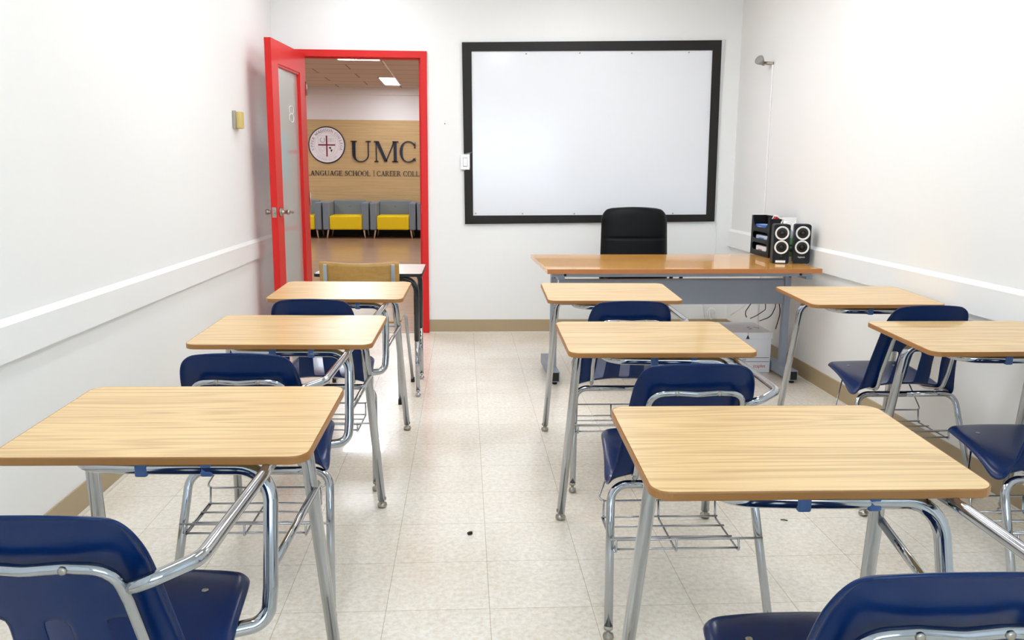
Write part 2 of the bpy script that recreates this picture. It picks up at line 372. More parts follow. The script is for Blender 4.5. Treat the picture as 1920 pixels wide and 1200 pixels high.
# red door frame: two jambs and a head with a stop
mb = MB(); fz = DZ+FR
mb.box(DX0-FR, DX0, D-.02, D+WT+.01, 0, fz, .002); mb.box(DX1, DX1+FR, D-.02, D+WT+.01, 0, fz, .002); mb.box(DX0-FR, DX1+FR, D-.0198, D+WT+.0098, DZ, fz+.0002, .002)
mb.box(DX0, DX0+.014, D+.03, D+.08, 0, DZ); mb.box(DX1-.014, DX1, D+.03, D+.08, 0, DZ); mb.box(DX0, DX1, D+.03, D+.08, DZ-.006, DZ)
struct(mb.build('trim_4', M_red))
mb = MB(); mb.box(DX1-.002, DX1, D+.002, D+.028, .95, 1.02, 0); struct(mb.build('trim_5', M_steel))

# ---- the open door leaf (local x along the leaf from the hinge, y thickness)
door = bpy.data.objects.new('door_1', None); COL.objects.link(door); struct(door)
hx, hy = -1.196, 6.578; ang = math.atan2(5.78-hy, -1.27-hx)       # direction hinge -> free edge
door.location = (hx, hy, .008); door.rotation_euler = (0, 0, ang)
LW, LT, LH = .80, .045, 2.13      # leaf width, thickness, height; y<0 is the wall side
G0, G1, GZ0, GZ1 = .148, .66, .24, 1.978
mb = MB()
mb.box(0, G0, -LT, 0, 0, LH, .0015); mb.box(G1, LW, -LT, 0, 0, LH, .0015); mb.box(G0-.0015, G1+.0015, -LT, 0, GZ1, LH, .0005); mb.box(G0-.0015, G1+.0015, -LT, 0, 0, GZ0, .0005)
mb.build('door_leaf', M_red, door)
mb = MB(); b_ = .014
for q in ((G0, G0+b_, GZ0, GZ1), (G1-b_, G1, GZ0, GZ1), (G0, G1, GZ0, GZ0+b_), (G0, G1, GZ1-b_, GZ1)): mb.box(q[0], q[1], -LT+.006, -.006, q[2], q[3])
mb.build('glazing_bead', M_red, door)
mb = MB(); mb.box(G0, G1, -.026, -.020, GZ0, GZ1); mb.build('glass_pane', M_frost, door)
mb = MB(); mb.box(G0, G1, -.036, -.029, 1.385, 1.415); mb.box(G0, G1, -.036, -.029, .835, .865); mb.build('glazing_bar', M_red, door)
mb = MB(); mb.box(.40, .655, -.0288, -.0272, 1.205, 1.52); mb.build('paper_notice', mat('pale_blue_paper', (150, 196, 216), .7), door)
# the numeral 8 on the glass, facing the room (+y side after rotation)
mb = MB()
def ring8(cx, cz, rx, rz):
    pts = [(cx+rx*math.copysign(abs(math.cos(a))**.7, math.cos(a)), -.0185, cz+rz*math.copysign(abs(math.sin(a))**.7, math.sin(a))) for a in [2*PI*k/28 for k in range(29)]]
    mb.tube(pts, .0035, 6, cap=False)
ring8(.335, 1.698, .048, .026); ring8(.335, 1.641, .052, .028); mb.build('room_number', mat('white_vinyl', (236, 236, 230), .5), door)
HZ = .985
mb = MB(); mb.lathe([(0, 0), (.033, 0), (.032, .008), (.02, .012), (.012, .016), (.012, .045), (.017, .048), (.018, .062), (.010, .066), (0, .066)], TR(.735, 0, HZ) @ RX(-PI/2), 18)
mb.tube(fillet([(.735, .056, HZ), (.70, .060, HZ), (.64, .058, HZ-.004), (.625, .052, HZ-.008)], .01), .009, 10, taper=(1, .8)); mb.build('door_handle', M_steel, door)
mb = MB(); mb.lathe([(0, 0), (.033, 0), (.032, .008), (.012, .014), (.012, .035), (.018, .04), (.018, .054), (0, .056)], TR(.735, -LT, HZ) @ RX(PI/2), 18)
mb.tube([(.735, -LT-.045, HZ), (.66, -LT-.047, HZ-.01)], .009, 10); mb.build('door_handle', M_steel, door)
mb = MB(); mb.box(LW-.0005, LW+.002, -LT+.008, -.008, HZ-.035, HZ+.035, .0004); mb.box(LW, LW+.009, -LT+.015, -.016, HZ-.012, HZ+.012, .002); mb.build('latch_plate', M_steel, door)
mb = MB()
for z in (.25, 1.05, 1.88): mb.tube([(-.006, .004, z-.05), (-.006, .004, z+.05)], .007, 8)
mb.build('hinge', M_steel, door)

# ================================================================= LOBBY beyond the door
LX0, LX1, LY1, LHC = -7.5, 3.2, 17.0, 2.9
mb = MB(); mb.box(LX0, LX1, D, LY1+.1, -.05, 0); struct(mb.build('floor_lobby', M_lfloor))
mb = MB(); mb.box(LX0, LX1, D+WT, LY1+.1, LHC, LHC+.05); struct(mb.build('ceiling_lobby', M_lceil))
M_lwall = mat('lobby_wall_paint', (232, 226, 224), .6)
mb = MB(); mb.box(LX0, LX1, LY1, LY1+.1, 0, LHC); struct(mb.build('wall_lobby', M_lwall))
mb = MB(); mb.box(LX0, LX1, LY1-.04, LY1-.001, 2.76, LHC); mb.box(LX0, LX1, LY1-.05, LY1-.04, 2.855, LHC); struct(mb.build('trim_6', M_lwall))
mb = MB(); mb.box(LX0, LX1, LY1-.02, LY1-.001, .2, 2.28); struct(mb.build('trim_7', M_panel))
mb = MB(); mb.box(LX0, LX1, LY1-.025, LY1-.001, .09, .2); struct(mb.build('trim_8', mat('navy_plinth', (42, 44, 70), .6)))
mb = MB(); mb.box(LX0, LX1, LY1-.035, LY1-.001, 0, .09); struct(mb.build('baseboard_lobby', M_rub))
mb = MB(); mb.box(LX0-.1, LX0, D, LY1+.1, 0, LHC); struct(mb.build('wall_lobby_left', M_lwall))
mb = MB(); mb.box(LX1, LX1+.1, D, LY1+.1, 0, LHC); struct(mb.build('wall_lobby_right', M_lwall))
mb = MB(); mb.box(LX0, XL-WT, D, D+WT, 0, LHC); mb.box(XR+WT, LX1, D, D+WT, 0, LHC); struct(mb.build('wall_lobby_near', M_lwall))
mb = MB(); mb.box(DX0, DX1, D-.02, D+.02, 0, .004); struct(mb.build('trim_9', M_steel))

def troffer(x0, x1, y0, y1, z, lamp, label, group, name='ceiling_light'):
    t = thing(name, label, 'ceiling light', ((x0+x1)/2, (y0+y1)/2, z), 0, group); a, b = (x1-x0)/2, (y1-y0)/2
    mb = MB()
    for q in ((-a, a, -b, -b+.02), (-a, a, b-.02, b), (-a, -a+.02, -b, b), (a-.02, a, -b, b)): mb.box(*q, -.012, 0)
    mb.build('frame', M_white, t)
    mb = MB(); mb.box(-a+.02, a-.02, -b+.02, b-.02, -.006, -.001); mb.build('diffuser', lamp, t)
for (x, y, wd, hl, lb) in ((-.75, 1.8, .3, .6, 'ceiling light above the nearest left desk'), (.48, 1.8, .3, .6, 'ceiling light above the aisle, mirrored in the whiteboard'),
                   (-.75, 4.1, .3, .6, 'ceiling light above the middle of the left row'), (.48, 4.3, .3, .6, 'ceiling light above the middle of the aisle'),
                   (1.6, 3.7, .3, .6, 'ceiling light above the right row of desks'), (-.72, 5.85, .3, .36, 'ceiling light just in front of the open red door'), (.9, 5.25, .3, .6, 'ceiling light above the teacher desk')):
    troffer(x-wd/2, x+wd/2, y-hl, y+hl, HC, M_lamp, 'white recessed '+lb, 'classroom ceiling lights')
troffer(-1.86, -1.22, 11.7, 12.85, LHC, M_llamp, 'wide lit panel in the lobby ceiling, cut by the door head', 'lobby ceiling lights')
troffer(-1.5, -1.19, 15.1, 16.35, LHC, M_llamp, 'narrow lit panel in the lobby ceiling near the sign wall', 'lobby ceiling lights')
for x, y, lb in ((-5, 15.1, 'unseen panel added to light the lobby, far to the left by the sign wall'), (1.6, 15.1, 'unseen panel added to light the lobby, right of the doorway view by the sign wall'), (-5, 11.5, 'unseen panel added to light the left middle of the lobby'), (1.6, 11.5, 'unseen panel added to light the right middle of the lobby'), (-1.8, 8.2, 'unseen panel added to light the lobby just outside the classroom door')):  # out-of-view panels, added to light the lobby
    troffer(x, x+.62, y, y+1.2, LHC, M_llamp, lb, 'lobby ceiling lights')
mb = MB(); mb.box(-1.215, -1.195, 12.85, 15.1, LHC-.012, LHC); tag(mb.build('ceiling_raceway', M_white), 'thin white raceway joining the two lit lobby ceiling panels', 'raceway')

# lobby armchairs
def armchair():
    t = thing('armchair', '', 'armchair'); W, Dp = .88, .74
    for s in (-1, 1):
        mb = MB(); x = s*(W/2-.065); mb.box(x-.062, x+.062, 0, Dp, .165, .69, .02); mb.build('armrest', M_gfab, t)
    mb = MB(); mb.box(-W/2+.128, W/2-.128, Dp-.14, Dp, .165, .715, .02); bk = mb.build('backrest', M_gfab, t)
    mb = MB(); mb.lathe([(0, .006), (.014, .004), (.018, 0)], TR(0, Dp-.14, .60) @ RX(PI/2), 12); mb.build('button', M_gfab, bk)
    mb = MB(); mb.box(-W/2+.129, W/2-.129, .0, Dp-.142, .168, .44, .03, seg=3); mb.build('seat_cushion', M_yfab, t)
    for sx in (-1, 1):
        for y in (.05, Dp-.06):
            mb = MB(); mb.tube([(sx*(W/2-.1), y, .166), (sx*(W/2-.075), y-.01, 0)], .017, 10, taper=(1, .7)); mb.build('leg', M_pine, t)
    return t
ac = armchair(); AG = 'grey and yellow armchairs in the lobby'
for i, (x, lb) in enumerate(((-2.275, 'whole grey armchair with yellow seat below the round crest'), (-1.375, 'whole grey armchair with yellow seat on the right, below the three big letters'),
                         (-3.175, 'grey armchair with yellow seat cut off by the open door, leftmost in the lobby'), (-.475, 'grey armchair in the lobby of which only an arm shows beside the right door jamb'))):
    o = ac if i == 0 else copy_tree(ac)
    o.location = (x, 16.2, 0); tag(o, lb, 'armchair', AG)

# lobby sign wall: crest, three big letters, subtitle
SY = LY1-.02
cr_ = thing('college_crest', 'round white crest with a maroon cross on the wood panel wall', 'crest', (-2.712, SY, 1.788))
Rr = .36; WF = RX(PI/2)     # local z -> -Y
mb = MB(); mb.lathe([(0, .0), (Rr, 0), (Rr, .02), (Rr-.02, .022), (Rr-.02, .018), (0, .018)], WF, 56, False); mb.build('rim', M_navyletter, cr_)
mb = MB(); mb.lathe([(Rr-.021, .019), (Rr-.021, .024), (0, .024)], WF, 56, False); mb.build('disc', M_sign, cr_)
mb = MB()
for r_ in (.238, ): mb.tube([(r_*math.cos(2*PI*k/48), -.0245, r_*math.sin(2*PI*k/48)) for k in range(49)], .0022, 6, cap=False)
sh = [(-.17, .19)]+[(.17, .19), (.17, 0)]+[(.17*math.cos(a), -.06-.17*math.sin(a)*1.0) for a in [PI/2*k/6 for k in range(1, 7)]]
shp = [(-.165, -.0245, .175), (.165, -.0245, .175), (.165, -.0245, -.02), (.15, -.0245, -.1), (.1, -.0245, -.17), (0, -.0245, -.225), (-.1, -.0245, -.17), (-.15, -.0245, -.1), (-.165, -.0245, -.02), (-.165, -.0245, .175)]
mb.tube(shp, .0025, 6, cap=False)
# laurel, open book, maple leaf in pale print
mb.tube([(-.082+.045*math.cos(a), -.0245, .095+.045*math.sin(a)) for a in [math.radians(110+k*16) for k in range(20)]], .008, 6)
for x in (.03, .085): mb.tube([(x, -.0245, .06), (x+.05, -.0245, .06), (x+.05, -.0245, .13), (x, -.0245, .13), (x, -.0245, .06)], .0022, 5)
for z in (.075, .09, .105, .12): mb.tube([(.035, -.0245, z), (.13, -.0245, z)], .0016, 5)
leaf = [(0, .055), (.012, .03), (.028, .038), (.024, .012), (.05, .018), (.042, 0), (.05, -.008), (.02, -.03), (.003, -.028), (.003, -.06), (-.003, -.06), (-.003, -.028), (-.02, -.03), (-.05, -.008), (-.042, 0), (-.05, .018), (-.024, .012), (-.028, .038), (-.012, .03), (0, .055)]
mb.tube([(-.082+x, -.0245, -.075+z) for x, z in leaf], .0022, 5)
mb.build('shield_print', M_lgrey, cr_)
mb = MB(); mb.box(-.013, .013, -.030, -.0242, -.225, .18); mb.box(-.165, .165, -.0302, -.0243, -.012, .014); mb.build('cross', M_maroon, cr_)
mb = MB()
for q in ([(.04, -.045), (.075, -.035), (.085, -.07), (.055, -.075)], [(.07, -.085), (.11, -.09), (.1, -.12), (.085, -.14), (.075, -.11)]): mb.prism(q, .0242, .028, WF)
mb.build('island_mark', M_navyletter, cr_)
def arc_text(mb, txt, rad, h, a0, a1, inward=False):
    gl, W = text_polys(txt, .12); k = (a1-a0)/W; sx = abs(math.radians(k))*rad
    for c, xo, a, g in gl:
        th = math.radians(a0+k*(xo+a/2))
        for q in g:
            A = []
            for p in q:
                lx, lz = (p[0]-a/2)*sx, p[1]*h
                if not inward: e = (math.sin(th), math.cos(th)); r_ = rad+lz; x = r_*e[0]+lx*math.cos(th); z = r_*e[1]-lx*math.sin(th)
                else: e = (math.sin(th), math.cos(th)); r_ = rad-lz; x = r_*e[0]-lx*math.cos(th); z = r_*e[1]+lx*math.sin(th)
                A.append((x, -.0243, z))
            mb.hexa(A, [(p[0], -.0275, p[2]) for p in A])
mb = MB(); arc_text(mb, 'UPPER MADISON COLLEGE', .262, .05, -112, 112); mb.build('lettering', M_brown, cr_)
mb = MB(); arc_text(mb, 'FOUNDED A.D. 2004', .305, .038, 222, 138, True); mb.build('lettering', M_lgrey, cr_)
sg = thing('wall_sign', 'big navy serif letters with a small subtitle on the wood panel wall', 'sign', (0, SY, 0))
for ch, a, b in (('U', -2.245, -1.838), ('M', -1.79, -1.313), ('C', -1.285, -.955)):
    mb = MB(); put_text(mb, ch, a-.02, b+.03, 1.468, .405, 0, .03); mb.build('letter', M_navyletter, sg)
gl_, W_ = text_polys('LANGUAGE SCHOOL'); k1 = text_polys('LANGUAGE')[1]/W_*1.265; k2 = text_polys('SCHOOL')[1]/W_*1.265
for w_, a_, b_ in (('LANGUAGE', -3.13, -3.13+k1), ('SCHOOL', -1.865-k2, -1.865)):
    mb = MB(); put_text(mb, w_, a_, b_, 1.192, .098, 0, .012); mb.build('subtitle', M_navyletter, sg)
mb = MB(); put_text(mb, '|', -1.83, -1.77, 1.192, .098, 0, .012); mb.build('divider', M_navyletter, sg)
mb = MB(); put_text(mb, 'CAREER', -1.745, -1.265, 1.192, .098, 0, .012); mb.build('subtitle', M_navyletter, sg)
mb = MB(); put_text(mb, 'COLLEGE', -1.22, -.65, 1.192, .098, 0, .012); mb.build('subtitle', M_navyletter, sg)

# ================================================================= WHITEBOARD
wb = thing('whiteboard', 'large whiteboard in a thick black wooden frame on the front wall', 'whiteboard', (0, D, 0))
OC = [(-.015, 2.244), (1.987, 2.292), (1.999, .901), (.006, .871)]; IC = [(.058, 2.179), (1.919, 2.216), (1.931, .956), (.07, .938)]
def lerp2(a, b, t): return (a[0]+(b[0]-a[0])*t, a[1]+(b[1]-a[1])*t)
def slab(mb, q, y0, y1): mb.hexa([(p[0], y0, p[1]) for p in q], [(p[0], y1, p[1]) for p in q])
for i in range(3):
    mb = MB(); slab(mb, [OC[i], OC[i+1], IC[i+1], IC[i]], -.001, -.022); mb.build('frame_rail', M_black, wb)
mb = MB(); t1 = (2.244-1.415)/(2.244-.871); t2 = (2.244-1.287)/(2.244-.871)
A_, B_, C_, D_ = OC[0], OC[3], IC[0], IC[3]
slab(mb, [A_, C_, lerp2(C_, D_, t1), lerp2(A_, B_, t1)], -.001, -.022); slab(mb, [lerp2(A_, B_, t2), lerp2(C_, D_, t2), D_, B_], -.001, -.022)
slab(mb, [(.047, 1.418), lerp2(C_, D_, t1), lerp2(C_, D_, t2), (.047, 1.285)], -.001, -.021); mb.build('frame_rail', M_black, wb)
mb = MB(); IB = [(IC[0][0]-.006, IC[0][1]+.006), (IC[1][0]+.006, IC[1][1]+.006), (IC[2][0]+.006, IC[2][1]-.006), (IC[3][0]-.006, IC[3][1]-.006)]
slab(mb, IB, -.001, -.014); mb.build('writing_surface', M_board, wb)
mb = MB()
for x, z in ((.476, 2.168), (.888, 2.18), (1.29, 2.185), (1.735, 2.198), (.09, .955), (.46, .955), (.87, .957), (1.66, .963)):
    mb = MB(); mb.lathe([(.006, 0), (.006, .003), (.003, .004), (0, .004)], TR(x, -.014, z) @ WF, 10); mb.build('screw', M_steel, wb)
sw = thing('light_switch', 'white rocker light switch notched into the left whiteboard frame', 'light switch', (.008, D, 1.351))
mb = MB(); mb.box(-.036, .036, -.026, -.001, -.058, .058, .003); mb.build('cover_plate', M_white, sw)
mb = MB(); mb.box(-.017, .017, -.0275, -.0255, -.034, .034, .0005); mb.build('rocker_frame', mat('grey_gap', (150, 152, 155), .5), sw)
mb = MB(); mb.hexa([(-.0155, -.027, .031), (.0155, -.027, .031), (.0155, -.027, -.030), (-.0155, -.027, -.030)], [(-.015, -.029, .030), (.015, -.029, .030), (.015, -.032, -.029), (-.015, -.032, -.029)]); mb.build('rocker', M_white, sw)
mb = MB(); mb.lathe([(.0045, 0), (.0045, .002), (0, .003)], TR(-.148, D, 1.641) @ WF, 10); tag(mb.build('push_pin', M_redink), 'tiny red dot on the bare wall between door and whiteboard', 'pin')
# thin cord down the right side of the board
mb = MB(); mb.tube([(2.018, D-.006, 2.3), (2.012, D-.006, 1.5), (2.02, D-.006, .7), (2.0, D-.006, .5), (1.93, D-.012, .3), (1.96, D-.02, .12)], .0035, 6); tag(mb.build('hanging_wire', M_white), 'thin white cord hanging down the wall right of the whiteboard', 'cord')
mb = MB(); pts = []
for k in range(60):
    a = k*.55; pts.append((2.0+.035*math.cos(a)*(.6+.4*math.sin(k*.3)), D-.05+.02*math.sin(a*1.3), .16+.045*math.sin(a)))
mb.tube(pts, .0035, 6); tag(mb.build('coiled_cord', M_white), 'knotted bundle of white cord near the floor behind the white box', 'cord')

# items on the side walls
ho = thing('wall_bracket', 'small tan foam and metal bracket on the left wall beside the door', 'bracket', (XL, 5.47, 1.585))
mb = MB(); mb.box(.001, .02, -.07, -.052, -.055, .055, .002); mb.build('plate', M_steel, ho)
mb = MB(); mb.box(.001, .050, -.050, .02, -.05, .05, .003); mb.box(.001, .03, .022, .07, -.05, .048, .003); mb.build('foam_block', M_tan, ho)
nz = thing('wall_holder', 'small grey swivel holder high on the right wall near the corner', 'holder', (XR, 5.9, 2.035))
mb = MB(); mb.tube([(-.001, -.035, -.003), (-.03, -.015, 0), (-.055, .02, .006)], .012, 10); mb.build('arm', M_steel, nz)
mb = MB(); mb.lathe([(.012, -.02), (.016, 0), (.03, .03), (.034, .045), (.028, .05), (0, .046)], TR(-.06, .025, .008) @ RZ(.6) @ RY(-1.15), 14); mb.build('cup', mat('grey_plastic', (150, 150, 145), .5), nz)
mb = MB(); mb.box(XR-.012, XR-.001, 5.862, 5.878, .86, 2.03, .002); tag(mb.build('cable_raceway', M_white), 'thin white vertical raceway below the grey holder on the right wall', 'raceway')
oc = thing('wall_outlet', 'white outlet with a plugged grey adapter low on the right wall under the teacher desk', 'outlet', (XR, 5.9, .38))
mb = MB(); mb.box(-.012, -.001, -.04, .04, -.35, .24, .003); mb.build('cover_plate', M_white, oc)
mb = MB(); mb.box(-.045, -.012, -.02, .02, -.02, .05, .004); mb.build('adapter', M_grey, oc)
for i, (pts, lb, m) in enumerate((
        ([(1.9, 5.2, .50), (1.95, 5.5, .40), (2.0, 5.75, .30), (1.97, 5.62, .29)], 'upper black cable sagging from the teacher desk to the box', M_rub),
        ([(1.94, 5.2, .50), (2.02, 5.4, .38), (2.04, 5.62, .30), (1.99, 5.6, .285)], 'middle black cable sagging from the teacher desk to the box', M_rub),
        ([(2.0, 5.2, .50), (2.05, 5.3, .42), (2.06, 5.4, .33), (2.02, 5.5, .285)], 'lower black cable sagging from the teacher desk to the box', M_rub),
        ([(2.005, 5.15, .50), (2.03, 5.16, .40), (2.02, 5.2, .285)], 'black cable dropping straight behind the box corner', M_rub),
        ([(2.11, 5.85, .40), (2.0, 5.8, .33), (1.88, 5.7, .29)], 'pale cable running from the outlet to the box', M_white))):
    mb = MB(); mb.tube(fillet(pts, .2, 8), .0032, 6); tag(mb.build('power_cable', m), lb, 'cable', 'cables under the teacher desk')

# ================================================================= STUDENT COMBO DESKS
def catmull(P, n):
    out = []
    for i in range(len(P)-1):
        p0, p1, p2, p3 = P[max(i-1, 0)], P[i], P[i+1], P[min(i+2, len(P)-1)]
        for k in range(n):
            t = k/n; out.append([.5*((2*b)+(-a+c)*t+(2*a-5*b+4*c-d)*t*t+(-a+3*b-3*c+d)*t**3) for a, b, c, d in zip(p0, p1, p2, p3)])
    out.append(list(P[-1])); return out
def shell(parent):
    # (y centre, z centre, y edge, z edge, half width)
    K = [(0.108, 0.422, 0.09, 0.42, 0.135), (0.108, 0.44, 0.094, 0.436, 0.152), (0.09, 0.45, 0.08, 0.448, 0.168), (0.03, 0.446, 0.03, 0.449, 0.178), (-0.07, 0.436, -0.06, 0.44, 0.186), (-0.16, 0.43, -0.15, 0.424, 0.197), (-0.235, 0.432, -0.215, 0.402, 0.206), (-0.284, 0.448, -0.26, 0.408, 0.204), (-0.306, 0.485, -0.279, 0.455, 0.192), (-0.324, 0.54, -0.298, 0.535, 0.18), (-0.35, 0.61, -0.324, 0.61, 0.172), (-0.374, 0.67, -0.35, 0.67, 0.168), (-0.397, 0.725, -0.374, 0.722, 0.162), (-0.411, 0.762, -0.394, 0.755, 0.15), (-0.418, 0.78, -0.404, 0.771, 0.132), (-0.427, 0.784, -0.416, 0.775, 0.118)]
    R = catmull(K, 3); us = [-1, -.965, -.9, -.8, -.72, -.62, -.53, -.43, -.3, -.2, -.1, 0]; us = us+[-x for x in us[-2::-1]]
    bm = bmesh.new(); g = []
    for i, r in enumerate(R):
        a = R[max(i-1, 0)]; b = R[min(i+1, len(R)-1)]; ty, tz = b[0]-a[0], b[1]-a[1]; l = math.hypot(ty, tz); ny, nz_ = (-tz/l, ty/l)    # front -> back travel: (-tz, ty) points down/back
        if nz_ > 0 and r[1] < .45: pass
        row = []
        for u in us:
            k = abs(u)**2.4; y = r[0]+(r[2]-r[0])*k; z = r[1]+(r[3]-r[1])*k
            e = max(0, (abs(u)-.9)/.1); off = .014*e*e*min(1, (len(R)-1-i)/8)
            row.append(bm.verts.new((u*r[4]-.010, y+ny*off, z+nz_*off)))
        g.append(row)
    for i in range(len(R)-1):
        zc = (R[i][1]+R[i+1][1])/2; yc = R[i][0]
        for j in range(len(us)-1):
            um = (us[j]+us[j+1])/2; au = abs(um)
            if yc < -.27 and .446 < zc < .59 and (au < .10 or .43 < au < .62): continue
            bm.faces.new((g[i][j], g[i][j+1], g[i+1][j+1], g[i+1][j])).smooth = True
    for v in [v for v in bm.verts if not v.link_faces]: bm.verts.remove(v)
    bmesh.ops.recalc_face_normals(bm, faces=bm.faces[:])
    me = bpy.data.meshes.new('seat_shell'); bm.to_mesh(me); bm.free(); me.materials.append(M_navy)
    o = bpy.data.objects.new('seat_shell', me); COL.objects.link(o); o.parent = parent
    sd = o.modifiers.new('thickness', 'SOLIDIFY'); sd.thickness = .006; sd.offset = 0; ss = o.modifiers.new('round', 'SUBSURF'); ss.levels = 1; ss.render_levels = 1
    return o
def glide(mb, x, y, r=.015):
    mb.lathe([(r*1.02, .040), (r*1.02, .032), (r*.8, .031), (r*.45, .028), (r*.45, .020), (r*1.1, .017), (r*1.25, .009), (r*1.1, .003), (r*.6, 0), (0, 0)], TR(x, y, 0), 16)
def combo_desk():
    t = thing('student_desk', '', 'school desk')
    W, Dp = .602, .462; sl = (.738-.720)/Dp
    TM = TR(0, Dp/2, .720+.018/2) @ RX(math.atan(sl)) ; TM = TR(0, Dp/2, .729-.0165) @ RX(math.atan(sl))
    mb = MB(); mb.prism(rr(W-.006, Dp-.006, .033), .002, .0175, TM); top = mb.build('desktop', M_desk, t)
    mb = MB(); prof = [(-.0005, .0025), (-.0005, .0155), (.0022, .0172), (.003, .0152), (.003, .0035), (.0022, .0018)]
    o0 = rr(W-.006, Dp-.006, .033, 7); rings = []
    n = len(o0)
    for dx, z in prof:
        oo = rr(W-.006+2*dx, Dp-.006+2*dx, .033+dx, 7); rings.append([mb.bm.verts.new(TM @ Vector((p[0], p[1], z))) for p in oo])
    for a, b in zip(rings, rings[1:]+rings[:1]):
        for k in range(n): mb.bm.faces.new((a[k], a[(k+1) % n], b[(k+1) % n], b[k])).smooth = False
    mb.build('edge_band', M_edge, top)
    # front legs: foot, up, bend inward under the top
    for s, name in ((-1, 'leg'), (1, 'leg')):
        mb = MB(); mb.tube(fillet([(s*.272, .40, .03), (s*.236, .272, .690), (0, .272, .690)], .055, 8), .0152, 14); lg = mb.build('leg', M_chrome, t)
        mb = MB(); glide(mb, s*.273, .402, .0152); mb.build('glide', M_steel, lg)
    # J shaped tube: under the top, round, down at the right and under the seat
    def fl(q): return (1, 1)
    mb = MB(); mb.tube(fillet([(-.16, .27, .692), (-.175, .06, .6865), (-.02, .045, .6865), (.222, .04, .6865), (.226, -.015, .47), (.222, -.03, .405), (.08, -.09, .404), (.02, -.10, .404)], [.07, .0, .065, .02, .075, .03], 8), .0145, 14); mb.build('seat_support_tube', M_chrome, t)
    for x in (-.025, .10):
        mb = MB(); mb.box(x-.012, x+.012, .0285, .058, .6712, .7015, .004); mb.build('mounting_clip', M_navydark, t)
    # arm tube from the top's right corner back to the chair back
    mb = MB(); mb.tube(fillet([(.222, .10, .695), (.225, -.04, .697), (.221, -.365, .695), (.155, -.412, .680), (.118, -.378, .658)], [.05, .035, .05], 8), .0112, 12); mb.build('arm_support', M_chrome, t)
    mb = MB(); mb.tube([(.254, .322, .545), (.229, 0, .505)], .0095, 12, flat=lambda q: (1.15, .8)); mb.build('brace', M_chrome, t)
    sh_ = shell(t)
    # back frame: over the back behind the shell, down and forward under the seat
    cx = -.008
    L_ = [(cx-.105, .03, .412), (cx-.125, -.20, .408), (cx-.135, -.300, .425), (cx-.137, -.329, .50), (cx-.128, -.382, .64), (cx-.122, -.410, .7005)]
    Rr_ = [(2*cx-p[0], p[1], p[2]) for p in L_[::-1]]
    mid = [(cx-.056, -.409, .7035), (cx, -.412, .7005), (cx+.056, -.409, .7035)]
    mb = MB(); mb.tube(fillet(L_+mid+Rr_, [.05, .04, .05, .05, .042, .1, .1, .1, .042, .05, .05, .04, .05], 5), .0088, 10); fr = mb.build('back_frame', M_chrome, t)
    for x in (-.056, .056):
        mb = MB(); mb.lathe([(.0065, 0), (.006, .003), (.003, .0045), (0, .0045)], TR(cx+x, -.417, .7030) @ RX(PI/2), 12); mb.build('rivet', M_steel, sh_)
    for x in (-.105, .10):
        mb = MB(); mb.lathe([(.007, 0), (.006, .0025), (0, .003)], TR(x-.01, .015, .4475), 12); mb.build('rivet', M_steel, sh_)
    for s in (-1, 1):
        mb = MB(); mb.tube(fillet([(s*.226, -.408, .03), (s*.205, -.262, .394), (0, -.262, .394)], .05, 8), .0122, 14); lg = mb.build('leg', M_chrome, t)
        mb = MB(); glide(mb, s*.2265, -.41, .0125); mb.build('glide', M_steel, lg)
    # wire book basket
    mb = MB(); r = .0032; zf = .235
    mb.tube([(-.216, -.343, .262), (.216, -.343, .262)], r*1.1, 6)
    for y in (-.345, -.27, -.195, -.125): mb.tube([(-.205, y, zf), (.152, y, zf)], r, 6)
    for x in (-.20, -.03, .147):
        mb.tube(fillet([(x, -.343, .262), (x, -.352, .228), (x, -.335, .2285), (x, -.12, .2285), (x, -.112, .285)], [.006, .006, .01], 3), r, 6)
    mb.tube(fillet([(-.14, .0, .415), (-.215, -.10, .285), (-.195, -.112, .282), (.145, -.112, .282), (.16, -.10, .285), (.135, .0, .415)], [.012, .01, .01, .012], 3), r, 6)
    mb.tube([(-.205, -.352, .23), (-.205, -.12, .232)], r*.8, 6)
    mb.build('book_basket', M_wire, t)
    return t
proto = combo_desk(); DG = 'combined student desks with navy seats'
SPOTS = [('L1', -.600, 1.532, -.022, 'student desk nearest the camera in the left row, its top cut by the left edge'),
         ('L2', -.600, 2.650, -.025, 'middle student desk of the left row'),
         ('L3', -.572, 3.63, -.03, 'farthest student desk of the left row, just before the yellow plywood chair'),
         ('C1', .616, 1.305, -.012, 'big nearest student desk right of the aisle, its seat cut by the bottom edge'),
         ('C2', .625, 2.500, -.008, 'second student desk right of the aisle, with its seat back touching the nearest desk top'),
         ('C3', .667, 3.575, -.015, 'farthest student desk right of the aisle, in front of the teacher desk'),
         ('R3', 1.800, 3.455, 0, 'farther student desk beside the right wall, in front of the end of the teacher desk'),
         ('R2', 1.785, 2.495, 0, 'nearer student desk beside the right wall, cut by the right edge')]
for i, (k, x, y, rz, lb) in enumerate(SPOTS):
    o = proto if i == 0 else copy_tree(proto)
    o.location = (x, y, 0); o.rotation_euler = (0, 0, rz); o.scale = (1, 1, {'L1': 1.022, 'C1': 1.03}.get(k, 1)); tag(o, lb, 'school desk', DG)

